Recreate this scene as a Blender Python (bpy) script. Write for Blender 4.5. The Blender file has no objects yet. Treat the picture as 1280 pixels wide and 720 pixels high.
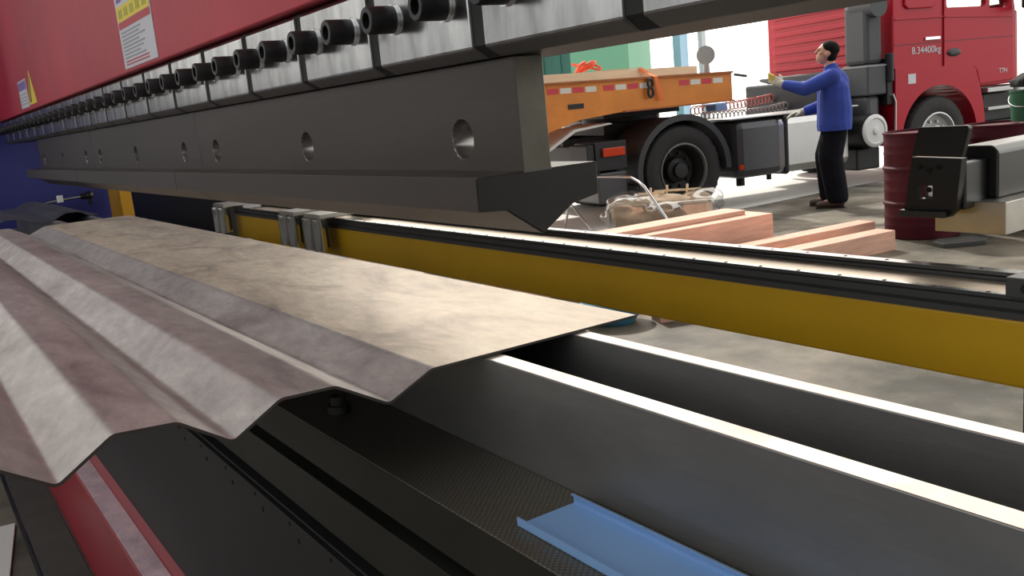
import bpy, bmesh, math, random
from mathutils import Vector, Matrix
random.seed(7)
sc = bpy.context.scene
C = bpy.data.collections.new('workshop'); sc.collection.children.link(C)
H = 1.35                                   # camera height above the floor
PI = math.pi

# ---------------------------------------------------------------- materials
def mat(name, col, rough=.5, metal=0., noise=0., nscale=8., col2=None, bump=0., bscale=None, stretch=(1,1,1), spec=.5, coat=0.):
    m = bpy.data.materials.new(name); m.use_nodes = True
    nt = m.node_tree; b = nt.nodes['Principled BSDF']
    b.inputs['Base Color'].default_value = (*col, 1)
    b.inputs['Roughness'].default_value = rough
    b.inputs['Metallic'].default_value = metal
    b.inputs['Specular IOR Level'].default_value = spec
    b.inputs['Coat Weight'].default_value = coat
    if noise or bump or col2:
        tc = nt.nodes.new('ShaderNodeTexCoord'); mp = nt.nodes.new('ShaderNodeMapping')
        mp.inputs['Scale'].default_value = stretch
        nt.links.new(tc.outputs['Object'], mp.inputs['Vector'])
        n = nt.nodes.new('ShaderNodeTexNoise'); n.inputs['Scale'].default_value = nscale
        n.inputs['Detail'].default_value = 6; n.inputs['Roughness'].default_value = .6
        nt.links.new(mp.outputs[0], n.inputs['Vector'])
        r = nt.nodes.new('ShaderNodeValToRGB')
        r.color_ramp.elements[0].position = .32; r.color_ramp.elements[1].position = .68
        c2 = col2 if col2 else tuple(max(0, c*(1-noise)) for c in col)
        r.color_ramp.elements[0].color = (*c2, 1); r.color_ramp.elements[1].color = (*col, 1)
        nt.links.new(n.outputs['Fac'], r.inputs['Fac']); nt.links.new(r.outputs['Color'], b.inputs['Base Color'])
        if bump:
            n2 = nt.nodes.new('ShaderNodeTexNoise'); n2.inputs['Scale'].default_value = bscale or nscale*3
            n2.inputs['Detail'].default_value = 4
            nt.links.new(mp.outputs[0], n2.inputs['Vector'])
            bp = nt.nodes.new('ShaderNodeBump'); bp.inputs['Strength'].default_value = bump; bp.inputs['Distance'].default_value = .01
            nt.links.new(n2.outputs['Fac'], bp.inputs['Height']); nt.links.new(bp.outputs['Normal'], b.inputs['Normal'])
    return m

M = {}
M['red_paint'] = mat('red_paint', (.46,.022,.045), .45, spec=.3, noise=.25, nscale=2.5, bump=.05, bscale=60)
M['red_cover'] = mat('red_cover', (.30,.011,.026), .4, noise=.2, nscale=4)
M['ledge_glare'] = mat('red_ledge_glare', (.88,.64,.70), .28, noise=.4, nscale=14, bump=.25, bscale=90)  # bright reflection on the red ledge painted in as pale pink
M['ram_dark'] = mat('ram_dark', (.035,.034,.034), .5, .3)
M['chrome_clamp'] = mat('polished_clamp_steel', (.62,.63,.64), .22, 1., noise=.55, nscale=16, bump=.22, bscale=14, stretch=(1,1,.3))
M['clamp_side'] = mat('sawn_clamp_edge', (.17,.165,.16), .55, .6, noise=.2, nscale=9)
M['bolt_black'] = mat('black_oxide', (.012,.012,.013), .42, .2)
M['zinc'] = mat('zinc_washer', (.72,.74,.74), .28, 1.)
M['punch'] = mat('hardened_punch_steel', (.090,.078,.071), .42, .75, noise=.22, nscale=3, bump=.03, bscale=40, stretch=(.5,1,3))
M['punch_end'] = mat('punch_end_cut_steel', (.022,.021,.02), .5, .3, noise=.6, nscale=9)
M['punch_neck'] = mat('punch_neck_cut_steel', (.16,.15,.125), .5, .6, noise=.3, nscale=12)
M['bore'] = mat('bored_hole_steel', (.25,.24,.23), .35, .9)
M['cut_edge'] = mat('sheared_sheet_edge', (.07,.062,.055), .5, .4)
M['sheet_dark'] = mat('dark_formed_steel', (.16,.16,.19), .45, .8, noise=.4, nscale=4)
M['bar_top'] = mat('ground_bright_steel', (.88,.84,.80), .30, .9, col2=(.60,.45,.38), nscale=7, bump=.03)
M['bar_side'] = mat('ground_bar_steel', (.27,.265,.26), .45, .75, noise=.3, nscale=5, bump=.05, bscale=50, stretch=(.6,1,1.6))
M['table_steel'] = mat('oiled_table_steel', (.045,.045,.037), .5, .6, noise=.4, nscale=3)
M['apron'] = mat('black_apron', (.014,.014,.016), .6, 0., noise=.2, nscale=3)
M['groove'] = mat('slot_black', (.008,.008,.008), .7)
M['blue_channel'] = mat('blue_coated_steel', (.20,.36,.64), .38, 0., noise=.08, nscale=5)
M['yellow'] = mat('yellow_beam_paint', (.78,.44,.008), .42, 0., noise=.22, nscale=2.2, bump=.02)
M['yellow_post'] = mat('yellow_post_paint', (.72,.36,.012), .4, 0., noise=.15, nscale=4)
M['rail'] = mat('dark_rail_steel', (.10,.10,.10), .4, .6)
M['rail_top'] = mat('ground_rail_top', (.5,.5,.5), .22, 1.)
M['tan_plate'] = mat('tan_beam_top', (.92,.76,.60), .30, .7, noise=.25, nscale=4, stretch=(.4,1,1))
M['black'] = mat('satin_black', (.008,.008,.009), .38)
M['black_gloss'] = mat('black_anodised', (.014,.015,.018), .28, .0, spec=.8)
M['alu'] = mat('machined_aluminium', (.62,.6,.55), .38, .85, noise=.25, nscale=9, bump=.05)
M['chrome'] = mat('chrome', (.75,.77,.8), .12, 1.)
M['blue_frame'] = mat('blue_frame_paint', (.022,.026,.17), .42, 0., noise=.15, nscale=2)
M['drum_red'] = mat('drum_red', (.085,.007,.016), .6, 0., spec=.25, noise=.3, nscale=5, bump=.05)
M['green'] = mat('green_bucket', (.016,.13,.055), .5, 0., noise=.35, nscale=8)
M['grey_dark'] = mat('dark_grey_board', (.06,.06,.058), .6)
M['floor_shade'] = mat('floor_shade_colour', (.042,.044,.038), .6, noise=.4, nscale=6)  # dark tone painting the floor shade before the red cover
M['rag'] = mat('dark_cloth', (.02,.021,.022), .9, noise=.5, nscale=12, bump=.5)
M['timber'] = mat('reddish_timber', (.86,.50,.37), .5, 0., noise=.3, nscale=4, bump=.08, stretch=(6,.6,6))
M['timber_pale'] = mat('pale_deck_timber', (.92,.74,.50), .5, 0., noise=.15, nscale=4, bump=.08, stretch=(6,.6,6))
M['kraft'] = mat('brown_board', (.78,.60,.42), .7, noise=.35, nscale=7, bump=.4, bscale=14)
M['film'] = None
M['rubber'] = mat('tyre_rubber', (.022,.022,.023), .75, noise=.3, nscale=10, bump=.1)
M['rim_dark'] = mat('dark_rim', (.03,.03,.032), .5, .2, noise=.4, nscale=6)
M['rim_edge'] = mat('rim_edge', (.13,.125,.115), .5, .3)
M['rim_silver'] = mat('silver_rim', (.45,.46,.46), .35, .6)
M['chassis'] = mat('chassis_dark', (.016,.017,.02), .55, .1, noise=.4, nscale=5)
M['mud'] = mat('mudguard_black', (.03,.032,.037), .45)
M['tank_silver'] = mat('tank_aluminium', (.55,.55,.54), .34, .85, noise=.12, nscale=3)
M['tank_dark'] = mat('tank_end_dark', (.075,.078,.085), .4, .3)
M['stack'] = mat('intake_grey', (.05,.054,.06), .55)
M['cap_white'] = mat('cap_white', (.66,.67,.66), .45)
M['cab_red'] = mat('cab_red', (.40,.007,.022), .3, 0., spec=.3)
M['cab_line'] = mat('cab_seam', (.17,.004,.010), .5)
M['orange'] = mat('trailer_orange', (.78,.27,.03), .5, noise=.22, nscale=3)
M['orange_dark'] = mat('trailer_orange_worn', (.45,.14,.03), .6, noise=.3, nscale=4)
M['tape_red'] = mat('tape_red', (.60,.03,.05), .4)
M['tape_white'] = mat('tape_white', (.72,.72,.66), .4)
M['lamp_red'] = mat('tail_lens', (.55,.05,.012), .2)
M['strap'] = mat('orange_strap', (.80,.20,.05), .7)
M['rope'] = mat('red_rope', (.75,.12,.06), .7)
M['hose'] = mat('hose_grey', (.28,.22,.22), .5)
M['hose_red'] = mat('hose_red', (.42,.09,.08), .5)
M['blue_block'] = mat('blue_cover', (.14,.24,.46), .6)
M['white_paper'] = mat('white_sticker', (.56,.56,.60), .5)
M['ink'] = mat('grey_ink', (.30,.32,.36), .6)
M['ink_purple'] = mat('purple_ink', (.18,.12,.36), .6)
M['st_yellow'] = mat('sticker_yellow', (.75,.58,.03), .5)
M['st_green'] = mat('sticker_olive', (.40,.38,.02), .5)
M['st_red'] = mat('sticker_red', (.45,.03,.05), .5)
M['teal'] = mat('teal_container', (.012,.085,.065), .55, noise=.1, nscale=2)
M['green_pale'] = mat('pale_green_panel', (.10,.27,.17), .6)
M['post_blue'] = mat('pale_blue_post', (.28,.44,.56), .5)
M['post_grey'] = mat('grey_post', (.35,.38,.38), .5)
M['skin'] = mat('skin', (.52,.27,.18), .5)
M['jacket'] = mat('blue_jacket_cloth', (.028,.062,.36), .85, noise=.25, nscale=6, bump=.3, bscale=14)
M['trousers'] = mat('black_trouser_cloth', (.008,.008,.012), .95, noise=.2, nscale=8, bump=.2, bscale=14, spec=.15)
M['shoe'] = mat('brown_shoe_leather', (.075,.04,.03), .5)
M['hair'] = mat('black_hair', (.008,.007,.006), .85, spec=.15)
M['glove'] = mat('knit_glove', (.55,.53,.44), .9, bump=.3, noise=.2, nscale=40)
M['glove_yellow'] = mat('yellow_glove_palm', (.55,.42,.10), .8)
M['board'] = mat('pale_board', (.55,.55,.54), .5)
M['blue_plastic'] = mat('blue_basin', (.06,.24,.38), .35)
M['roof'] = mat('roof_sheet', (.40,.40,.40), .7)
M['wall'] = mat('wall_paint', (.55,.56,.58), .7)
M['cab_inside'] = mat('cab_trim', (.06,.06,.065), .8)

def glass(name, col=(1,1,1), t=.85):
    m = bpy.data.materials.new(name); m.use_nodes = True; nt = m.node_tree
    for n in list(nt.nodes): nt.nodes.remove(n)
    o = nt.nodes.new('ShaderNodeOutputMaterial'); mx = nt.nodes.new('ShaderNodeMixShader')
    a = nt.nodes.new('ShaderNodeBsdfTransparent'); a.inputs[0].default_value = (*col, 1)
    g = nt.nodes.new('ShaderNodeBsdfGlossy'); g.inputs['Roughness'].default_value = .05
    mx.inputs[0].default_value = 1-t
    nt.links.new(a.outputs[0], mx.inputs[1]); nt.links.new(g.outputs[0], mx.inputs[2]); nt.links.new(mx.outputs[0], o.inputs[0])
    return m
M['glass'] = glass('cab_glass', (.80,.92,.88), .80)
M['film'] = glass('clear_film', (.93,.95,.97), .72)

def sheet_material(name, c0, c1, c2):
    """mill-scale steel: grey, brownish blotches, fine scratches along the sheet"""
    m = bpy.data.materials.new(name); m.use_nodes = True; nt = m.node_tree; b = nt.nodes['Principled BSDF']
    tc = nt.nodes.new('ShaderNodeTexCoord'); mp = nt.nodes.new('ShaderNodeMapping'); mp.inputs['Scale'].default_value = (1.1,2.6,1)
    mp.inputs['Rotation'].default_value = (0,0,.3)
    nt.links.new(tc.outputs['Object'], mp.inputs['Vector'])
    n = nt.nodes.new('ShaderNodeTexNoise'); n.inputs['Scale'].default_value = 3.4; n.inputs['Detail'].default_value = 9; n.inputs['Roughness'].default_value = .62; n.inputs['Distortion'].default_value = .8
    nt.links.new(mp.outputs[0], n.inputs['Vector'])
    r = nt.nodes.new('ShaderNodeValToRGB'); e = r.color_ramp.elements
    e[0].position = .30; e[0].color = (*c0,1); e[1].position = .72; e[1].color = (*c2,1)
    k = e.new(.46); k.color = (*c1,1)
    nt.links.new(n.outputs['Fac'], r.inputs['Fac'])
    n2 = nt.nodes.new('ShaderNodeTexNoise'); n2.inputs['Scale'].default_value = 22; n2.inputs['Detail'].default_value = 8; n2.inputs['Roughness'].default_value = .7
    nt.links.new(mp.outputs[0], n2.inputs['Vector'])
    mr = nt.nodes.new('ShaderNodeMapRange'); mr.inputs['From Min'].default_value = .3; mr.inputs['From Max'].default_value = .7
    mr.inputs['To Min'].default_value = .72; mr.inputs['To Max'].default_value = 1.12
    nt.links.new(n2.outputs['Fac'], mr.inputs['Value'])
    mx = nt.nodes.new('ShaderNodeMix'); mx.data_type = 'RGBA'; mx.blend_type = 'MULTIPLY'; mx.inputs['Factor'].default_value = 1
    nt.links.new(r.outputs['Color'], mx.inputs['A']); nt.links.new(mr.outputs['Result'], mx.inputs['B'])
    nt.links.new(mx.outputs['Result'], b.inputs['Base Color'])
    rr = nt.nodes.new('ShaderNodeMapRange'); rr.inputs['To Min'].default_value = .36; rr.inputs['To Max'].default_value = .52
    nt.links.new(n2.outputs['Fac'], rr.inputs['Value']); nt.links.new(rr.outputs['Result'], b.inputs['Roughness'])
    b.inputs['Metallic'].default_value = .62
    bp = nt.nodes.new('ShaderNodeBump'); bp.inputs['Strength'].default_value = .05; bp.inputs['Distance'].default_value = .01
    nt.links.new(n.outputs['Fac'], bp.inputs['Height']); nt.links.new(bp.outputs['Normal'], b.inputs['Normal'])
    return m
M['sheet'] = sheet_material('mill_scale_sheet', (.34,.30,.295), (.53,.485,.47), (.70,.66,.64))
M['sheet_flat'] = sheet_material('sheet_strip_reflection', (.42,.34,.285), (.78,.65,.53), (.96,.84,.70))  # warm bright reflection put into the colour of the wide flat strip

def mesh_plate_material():
    """oily machined face with a crosshatch of fine cutter marks and a rust blotch"""
    m = bpy.data.materials.new('cross_milled_plate'); m.use_nodes = True; nt = m.node_tree; b = nt.nodes['Principled BSDF']
    tc = nt.nodes.new('ShaderNodeTexCoord')
    cols = []
    for ang in (.75, -.75):
        mp = nt.nodes.new('ShaderNodeMapping'); mp.inputs['Rotation'].default_value = (0,0,ang)
        nt.links.new(tc.outputs['Object'], mp.inputs['Vector'])
        w = nt.nodes.new('ShaderNodeTexWave'); w.inputs['Scale'].default_value = 62; w.inputs['Distortion'].default_value = 2.2; w.inputs['Detail'].default_value = 1
        nt.links.new(mp.outputs[0], w.inputs['Vector']); cols.append(w)
    mx = nt.nodes.new('ShaderNodeMath'); mx.operation = 'MULTIPLY'
    nt.links.new(cols[0].outputs['Fac'], mx.inputs[0]); nt.links.new(cols[1].outputs['Fac'], mx.inputs[1])
    r = nt.nodes.new('ShaderNodeValToRGB'); e = r.color_ramp.elements
    e[0].color = (.085,.08,.068,1); e[1].color = (.19,.178,.145,1); e[1].position = .8
    nt.links.new(mx.outputs[0], r.inputs['Fac'])
    n = nt.nodes.new('ShaderNodeTexNoise'); n.inputs['Scale'].default_value = 7; n.inputs['Detail'].default_value = 5
    nt.links.new(tc.outputs['Object'], n.inputs['Vector'])
    k = nt.nodes.new('ShaderNodeValToRGB'); k.color_ramp.elements[0].position = .62; k.color_ramp.elements[1].position = .72
    nt.links.new(n.outputs['Fac'], k.inputs['Fac'])
    m2 = nt.nodes.new('ShaderNodeMix'); m2.data_type = 'RGBA'; m2.inputs['B'].default_value = (.12,.075,.03,1)
    nt.links.new(k.outputs['Color'], m2.inputs['Factor']); nt.links.new(r.outputs['Color'], m2.inputs['A'])
    nt.links.new(m2.outputs['Result'], b.inputs['Base Color'])
    b.inputs['Metallic'].default_value = .5; b.inputs['Roughness'].default_value = .42
    return m
M['mesh_plate'] = mesh_plate_material()

def concrete_material():
    m = bpy.data.materials.new('stained_concrete'); m.use_nodes = True; nt = m.node_tree; b = nt.nodes['Principled BSDF']
    tc = nt.nodes.new('ShaderNodeTexCoord')
    n = nt.nodes.new('ShaderNodeTexNoise'); n.inputs['Scale'].default_value = 1.1; n.inputs['Detail'].default_value = 9; n.inputs['Roughness'].default_value = .65
    nt.links.new(tc.outputs['Object'], n.inputs['Vector'])
    r = nt.nodes.new('ShaderNodeValToRGB'); e = r.color_ramp.elements
    e[0].position = .38; e[0].color = (.045,.040,.030,1); e[1].position = .64; e[1].color = (.23,.20,.155,1)
    k = e.new(.5); k.color = (.125,.11,.085,1)
    nt.links.new(n.outputs['Fac'], r.inputs['Fac']); nt.links.new(r.outputs['Color'], b.inputs['Base Color'])
    n2 = nt.nodes.new('ShaderNodeTexNoise'); n2.inputs['Scale'].default_value = 2.3; n2.inputs['Detail'].default_value = 6
    nt.links.new(tc.outputs['Object'], n2.inputs['Vector'])
    rr = nt.nodes.new('ShaderNodeMapRange'); rr.inputs['From Min'].default_value = .35; rr.inputs['From Max'].default_value = .65
    rr.inputs['To Min'].default_value = .40; rr.inputs['To Max'].default_value = .7; b.inputs['Specular IOR Level'].default_value = .3
    nt.links.new(n2.outputs['Fac'], rr.inputs['Value']); nt.links.new(rr.outputs['Result'], b.inputs['Roughness'])
    return m
M['concrete'] = concrete_material()
M['yard_sunlit'] = mat('yard_sunlit_colour', (.80,.78,.74), .7, 0., noise=.12, nscale=1.5)  # sunlit brightness of the ground put into a pale base colour

# ---------------------------------------------------------------- mesh helpers
class MB:
    def __init__(s): s.v = []; s.f = []; s.m = []; s.sm = []
    def add(s, vs, fs, mi=0, smooth=False):
        o = len(s.v); s.v += [tuple(v) for v in vs]
        for f in fs: s.f.append([i+o for i in f]); s.m.append(mi); s.sm.append(smooth)
        return s
    def box(s, x0,x1,y0,y1,z0,z1, mi=0):
        v = [(x0,y0,z0),(x1,y0,z0),(x1,y1,z0),(x0,y1,z0),(x0,y0,z1),(x1,y0,z1),(x1,y1,z1),(x0,y1,z1)]
        return s.add(v, [(0,3,2,1),(4,5,6,7),(0,1,5,4),(1,2,6,5),(2,3,7,6),(3,0,4,7)], mi)
    def prism(s, prof, a0, a1, axis='x', mi=0, n=1, smooth=False, cap=True, capmi=None):
        """prof: closed 2-D outline; extruded along an axis. x: (y,z); y: (x,z); z: (x,y)"""
        def P(a, q):
            return {'x': (a,q[0],q[1]), 'y': (q[0],a,q[1]), 'z': (q[0],q[1],a)}[axis]
        k = len(prof); vs = []; fs = []
        for i in range(n+1):
            a = a0+(a1-a0)*i/n; vs += [P(a,q) for q in prof]
        for i in range(n):
            for j in range(k):
                fs.append((i*k+j, i*k+(j+1)%k, (i+1)*k+(j+1)%k, (i+1)*k+j))
        s.add(vs, fs, mi, smooth)
        if cap:
            cm = mi if capmi is None else capmi
            s.add([P(a0,q) for q in prof], [tuple(range(k))[::-1]], cm); s.add([P(a1,q) for q in prof], [tuple(range(k))], cm)
        return s
    def lathe(s, prof, c, d, seg=24, mi=0, smooth=True, up=None, mod=None):
        """prof: (radius, height along d)"""
        d = Vector(d).normalized(); u = d.orthogonal().normalized() if up is None else Vector(up); w = d.cross(u)
        c = Vector(c); k = len(prof); vs = []; fs = []
        for i in range(seg):
            a = 2*PI*i/seg
            for j,(r,h) in enumerate(prof):
                rr = r if mod is None else mod(i, j, r)
                vs.append(c+d*h+(u*math.cos(a)+w*math.sin(a))*rr)
        for i in range(seg):
            n = (i+1) % seg
            for j in range(k-1):
                fs.append((i*k+j, n*k+j, n*k+j+1, i*k+j+1))
        return s.add(vs, fs, mi, smooth)
    def cyl(s, p0, p1, r0, r1=None, seg=20, mi=0, smooth=True):
        r1 = r0 if r1 is None else r1
        d = Vector(p1)-Vector(p0); L = d.length
        s.lathe([(r0,0),(r1,L)], p0, d, seg, mi, smooth)
        s.lathe([(1e-5,0),(r0,0)], p0, d, seg, mi, False); s.lathe([(r1,L),(1e-5,L)], p0, d, seg, mi, False)
        return s
    def ball(s, c, r, seg=16, mi=0, sc3=(1,1,1)):
        vs = []; fs = []; n = seg//2
        for i in range(n+1):
            t = PI*i/n
            for j in range(seg):
                a = 2*PI*j/seg
                vs.append((c[0]+r*sc3[0]*math.sin(t)*math.cos(a), c[1]+r*sc3[1]*math.sin(t)*math.sin(a), c[2]+r*sc3[2]*math.cos(t)))
        for i in range(n):
            for j in range(seg):
                fs.append((i*seg+j, (i+1)*seg+j, (i+1)*seg+(j+1)%seg, i*seg+(j+1)%seg))
        return s.add(vs, fs, mi, True)
    def cap(s, p0, r0, p1, r1, seg=14):
        """tapered capsule"""
        s.cyl(p0, p1, r0, r1, seg); s.ball(p0, r0, seg); s.ball(p1, r1, seg); return s
    def chain(s, pts, seg=14):
        for (p,r),(q,t) in zip(pts, pts[1:]): s.cap(p, r, q, t, seg)
        return s
    def tube(s, pts, r, seg=10, mi=0):
        pts = [Vector(p) for p in pts]; k = len(pts); vs = []; fs = []; u = None
        for i,p in enumerate(pts):
            t = (pts[min(i+1,k-1)]-pts[max(i-1,0)]).normalized()
            u = (t.orthogonal() if u is None else (u-t*u.dot(t))).normalized(); w = t.cross(u)
            vs += [p+(u*math.cos(2*PI*j/seg)+w*math.sin(2*PI*j/seg))*r for j in range(seg)]
        for i in range(k-1):
            for j in range(seg):
                fs.append((i*seg+j, i*seg+(j+1)%seg, (i+1)*seg+(j+1)%seg, (i+1)*seg+j))
        s.add(vs, fs, mi, True)
        s.add(vs[:seg], [tuple(range(seg))[::-1]], mi); s.add(vs[-seg:], [tuple(range(seg))], mi)
        return s
    def xf(s, mtx):
        s.v = [tuple(mtx @ Vector(v)) for v in s.v]; return s
    def mesh(s, name, mats, weld=True):
        me = bpy.data.meshes.new(name); me.from_pydata(s.v, [], s.f)
        for m in (mats if isinstance(mats, (list,tuple)) else [mats]): me.materials.append(m)
        for p, mi, sm in zip(me.polygons, s.m, s.sm): p.material_index = mi; p.use_smooth = sm
        bm = bmesh.new(); bm.from_mesh(me)
        if weld: bmesh.ops.remove_doubles(bm, verts=bm.verts, dist=1e-6)
        bmesh.ops.recalc_face_normals(bm, faces=bm.faces)
        for e in bm.edges:
            if len(e.link_faces) == 2 and e.calc_face_angle(0) > math.radians(38): e.smooth = False
        bm.to_mesh(me); bm.free(); me.update()
        return me
    def build(s, name, mats, parent=None, bevel=0., local=False, loc=None, weld=True):
        """top level: origin moved to the base centre. child: world coordinates unless local"""
        if parent is None:
            xs, ys, zs = zip(*s.v)
            o = Vector(((min(xs)+max(xs))/2, (min(ys)+max(ys))/2, min(zs)))
        elif local: o = Vector((0,0,0))
        else: o = Vector(parent.get('_base', (0,0,0)))
        if not (parent is not None and local): s.xf(Matrix.Translation(-o))
        ob = bpy.data.objects.new(name, s.mesh(name, mats, weld)); C.objects.link(ob)
        if parent is None: ob.location = o
        else:
            ob.parent = parent
            ob['_base'] = tuple(o)
        if loc is not None: ob.location = loc
        if bevel: 
            b = ob.modifiers.new('bevel', 'BEVEL'); b.width = bevel; b.segments = 2; b.limit_method = 'ANGLE'; b.angle_limit = math.radians(40)
        return ob

def tag(o, label, cat, group=None):
    o['label'] = label; o['category'] = cat
    if group: o['group'] = group
    return o
def thing(name, label, cat, loc, rz=0., group=None):
    o = bpy.data.objects.new(name, None); C.objects.link(o); o.location = loc; o.rotation_euler = (0,0,rz); o.empty_display_size = .1
    o['_base'] = tuple(loc)
    return tag(o, label, cat, group)
def struct(o): o['kind'] = 'structure'; return o
def cut(ob, cutters):
    """boolean difference, applied"""
    for c in cutters:
        md = ob.modifiers.new('cut', 'BOOLEAN'); md.operation = 'DIFFERENCE'; md.solver = 'EXACT'; md.object = c
    bpy.context.view_layer.update()
    dg = bpy.context.evaluated_depsgraph_get()
    me = bpy.data.meshes.new_from_object(ob.evaluated_get(dg))
    ob.modifiers.clear(); ob.data = me
    for c in cutters: bpy.data.objects.remove(c)
    return ob
def remesh(ob, size, smooth=4, fac=.5):
    md = ob.modifiers.new('r', 'REMESH'); md.mode = 'VOXEL'; md.voxel_size = size; md.use_smooth_shade = True
    sm = ob.modifiers.new('s', 'SMOOTH'); sm.iterations = smooth; sm.factor = fac
    bpy.context.view_layer.update()
    dg = bpy.context.evaluated_depsgraph_get()
    me = bpy.data.meshes.new_from_object(ob.evaluated_get(dg)); ob.modifiers.clear()
    mats = list(ob.data.materials); ob.data = me
    me.materials.clear()
    for m in mats: me.materials.append(m)
    for p in me.polygons: p.use_smooth = True; p.material_index = 0
    return ob
def text(name, body, m, size, parent, mtx, extrude=.002):
    cu = bpy.data.curves.new(name, 'FONT'); cu.body = body; cu.size = size; cu.extrude = extrude; cu.align_x = 'LEFT'; cu.materials.append(m)
    t = bpy.data.objects.new(name, cu); C.objects.link(t); bpy.context.view_layer.update()
    me = bpy.data.meshes.new_from_object(t.evaluated_get(bpy.context.evaluated_depsgraph_get())); bpy.data.objects.remove(t)
    o = bpy.data.objects.new(name, me); C.objects.link(o); o.parent = parent; o.matrix_local = mtx
    return o
def rnd(prof, r, n=4):
    """round the corners of an open polyline"""
    out = [prof[0]]
    for a,b,c in zip(prof, prof[1:], prof[2:]):
        a,b,c = Vector(a),Vector(b),Vector(c); u = (a-b); w = (c-b)
        k = min(r, u.length*.45, w.length*.45); p = b+u.normalized()*k; q = b+w.normalized()*k
        for i in range(n+1):
            t = i/n; out.append(tuple(p*(1-t)**2+b*2*t*(1-t)+q*t*t))
    return out+[prof[-1]]
def thick(line, t):
    """closed outline: the line and its copy pushed down by t along the normal"""
    low = []
    for i,p in enumerate(line):
        a = Vector(line[max(i-1,0)]); b = Vector(line[min(i+1,len(line)-1)]); d = (b-a).normalized(); n = Vector((-d.y, d.x))
        if n.y > 0: n = -n
        low.append((p[0]+n.x*t, p[1]+n.y*t))
    return list(line)+low[::-1]
def Z(prof): return [(y, z+H) for y,z in prof]

# ---------------------------------------------------------------- setting
struct(MB().box(-45,14,-12,45,-.2,0).build('floor', M['concrete']))
struct(MB().box(-44.9,-7.04,3.3,44.9,-.05,.0015).build('sunlit_ground_slab', M['yard_sunlit']))  # slab painted bright as sunlit ground, ending at the light's edge
cg = MB()
for (a,b,c,d) in ((-7.4,9,-1.2,7.6),(-7.4,9,-7,-4.4),(-7.4,-6,-4.4,-1.2),(4,9,-4.4,-1.2)): cg.box(a,b,c,d,H+4.6,H+4.8)
struct(cg.build('ceiling', M['roof']))
wl = MB().box(-7.6,-7.4,-7.2,3.2,0,1.7).box(-7.6,-7.4,-7.2,3.2,3.9,H+4.6).box(-7.6,-7.4,1.2,3.2,1.7,3.9)  # unseen wall added to cut side light, openings set for clamp reflections
for i in range(9): wl.box(-7.6,-7.4,-7.2+1.05*i,-6.55+1.05*i,1.7,3.9)
struct(wl.build('unseen_wall_left', M['wall']))
struct(MB().box(-7.6,9.2,-7.2,-7,0,H+.8).build('unseen_wall_front', M['wall']))  # unseen wall, its height shaped for the light reaching the machine
struct(MB().box(9,9.2,-9,7.6,0,H+4.6).build('wall_right', M['wall']))

# ---------------------------------------------------------------- press ram, clamps
XL, XR = -5.62, .95
ram = thing('press_ram', 'red upper ram of the press brake with a row of bolted silver clamps', 'machine', (-2.3,.62,H+.055))
MB().box(XL,XR,.582,.69,H+.055,H+1.25).build('ram_body', M['ram_dark'], ram)
MB().box(XL,XR,.546,.5815,H+.171,H+1.25).build('front_panel', M['red_paint'], ram, bevel=.003)
MB().box(XL,XR,.5715,.5815,H+.164,H+.1705).build('panel_seam', M['groove'], ram)
base = Vector(ram['_base'])
prof = Z([(.5815,.166),(.560,.166),(.556,.160),(.556,.0656),(.575,.0548),(.5815,.0548)])
cl = MB().prism([(y-base.y, z-base.z) for y,z in prof], -.1125, .1125, 'x')
for j in (3,4,6,7): cl.m[j] = 1
cme = cl.mesh('clamp', [M['chrome_clamp'], M['clamp_side']])
sp = MB().prism([(y-base.y, z-base.z) for y,z in Z([(.5815,.165),(.560,.165),(.5592,.068),(.5765,.0552),(.5815,.0552)])], -.0124, .0124, 'x').mesh('spacer_strip', M['groove'])
zb = H+.119-base.z
b = MB()
fy = .556-base.y
b.lathe([(.0185,0),(.0185,-.0035),(.012,-.0035)], (0,fy-.0002,zb), (0,1,0), 28, 1)
b.lathe([(.0165,-.0035),(.0168,-.005),(.0168,-.036),(.0155,-.038),(.0098,-.038),(.0094,-.020),(1e-4,-.020)], (0,fy,zb), (0,1,0), 28, 0)
bme = b.mesh('clamp_bolt', [M['bolt_black'], M['zinc']])
k = 0
x = -.8665+.25*7
while x-.25 > XL:
    xc = x-.125
    if xc < XR-.12:
        o = bpy.data.objects.new('clamp', cme); C.objects.link(o); o.parent = ram; o.location = (xc-base.x,0,0)
        s = bpy.data.objects.new('spacer_strip', sp); C.objects.link(s); s.parent = ram; s.location = (x-.25-base.x,0,0)
        md = o.modifiers.new('bevel','BEVEL'); md.width = .0025; md.segments = 2; md.limit_method = 'ANGLE'
        for q in (-.0625,.0625):
            bo = bpy.data.objects.new('clamp_bolt', bme); C.objects.link(bo); bo.parent = o; bo.location = (q,0,0)
    x -= .25

# stickers on the ram
def flatbox(x0,x1,z0,z1,y,t=.0012): return MB().box(x0,x1,y-t,y,H+z0,H+z1)
yf = .546
st = thing('warning_sticker', 'tall white notice sticker with yellow band and red stripe on red ram', 'sticker', (-2.32,yf,H+.176))
q = yf/.53
flatbox(-2.48,-2.15,.180,.52,yf-.0002).build('paper', M['white_paper'], st)
flatbox(-2.472,-2.158,.290,.325,yf-.0014,.0006).build('yellow_band', M['st_yellow'], st)
for i in range(5): MB().box(-2.455+i*.060,-2.42+i*.060,yf-.0026,yf-.002,H+.298,H+.317).build('band_mark', M['st_green'], st)
flatbox(-2.472,-2.158,.273,.289,yf-.0014,.0006).build('red_stripe', M['st_red'], st)
g = MB()
for i in range(8):
    w = random.uniform(.16,.27); g.box(-2.46,-2.46+w,yf-.002,yf-.0014,H+.262-.0085*i,H+.2655-.0085*i)
g.build('text_lines', M['ink'], st)
g = MB()
for i in range(2): g.box(-2.455,-2.22,yf-.002,yf-.0014,H+.187+.007*i,H+.190+.007*i)
g.build('text_lines', M['st_red'], st)
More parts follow.
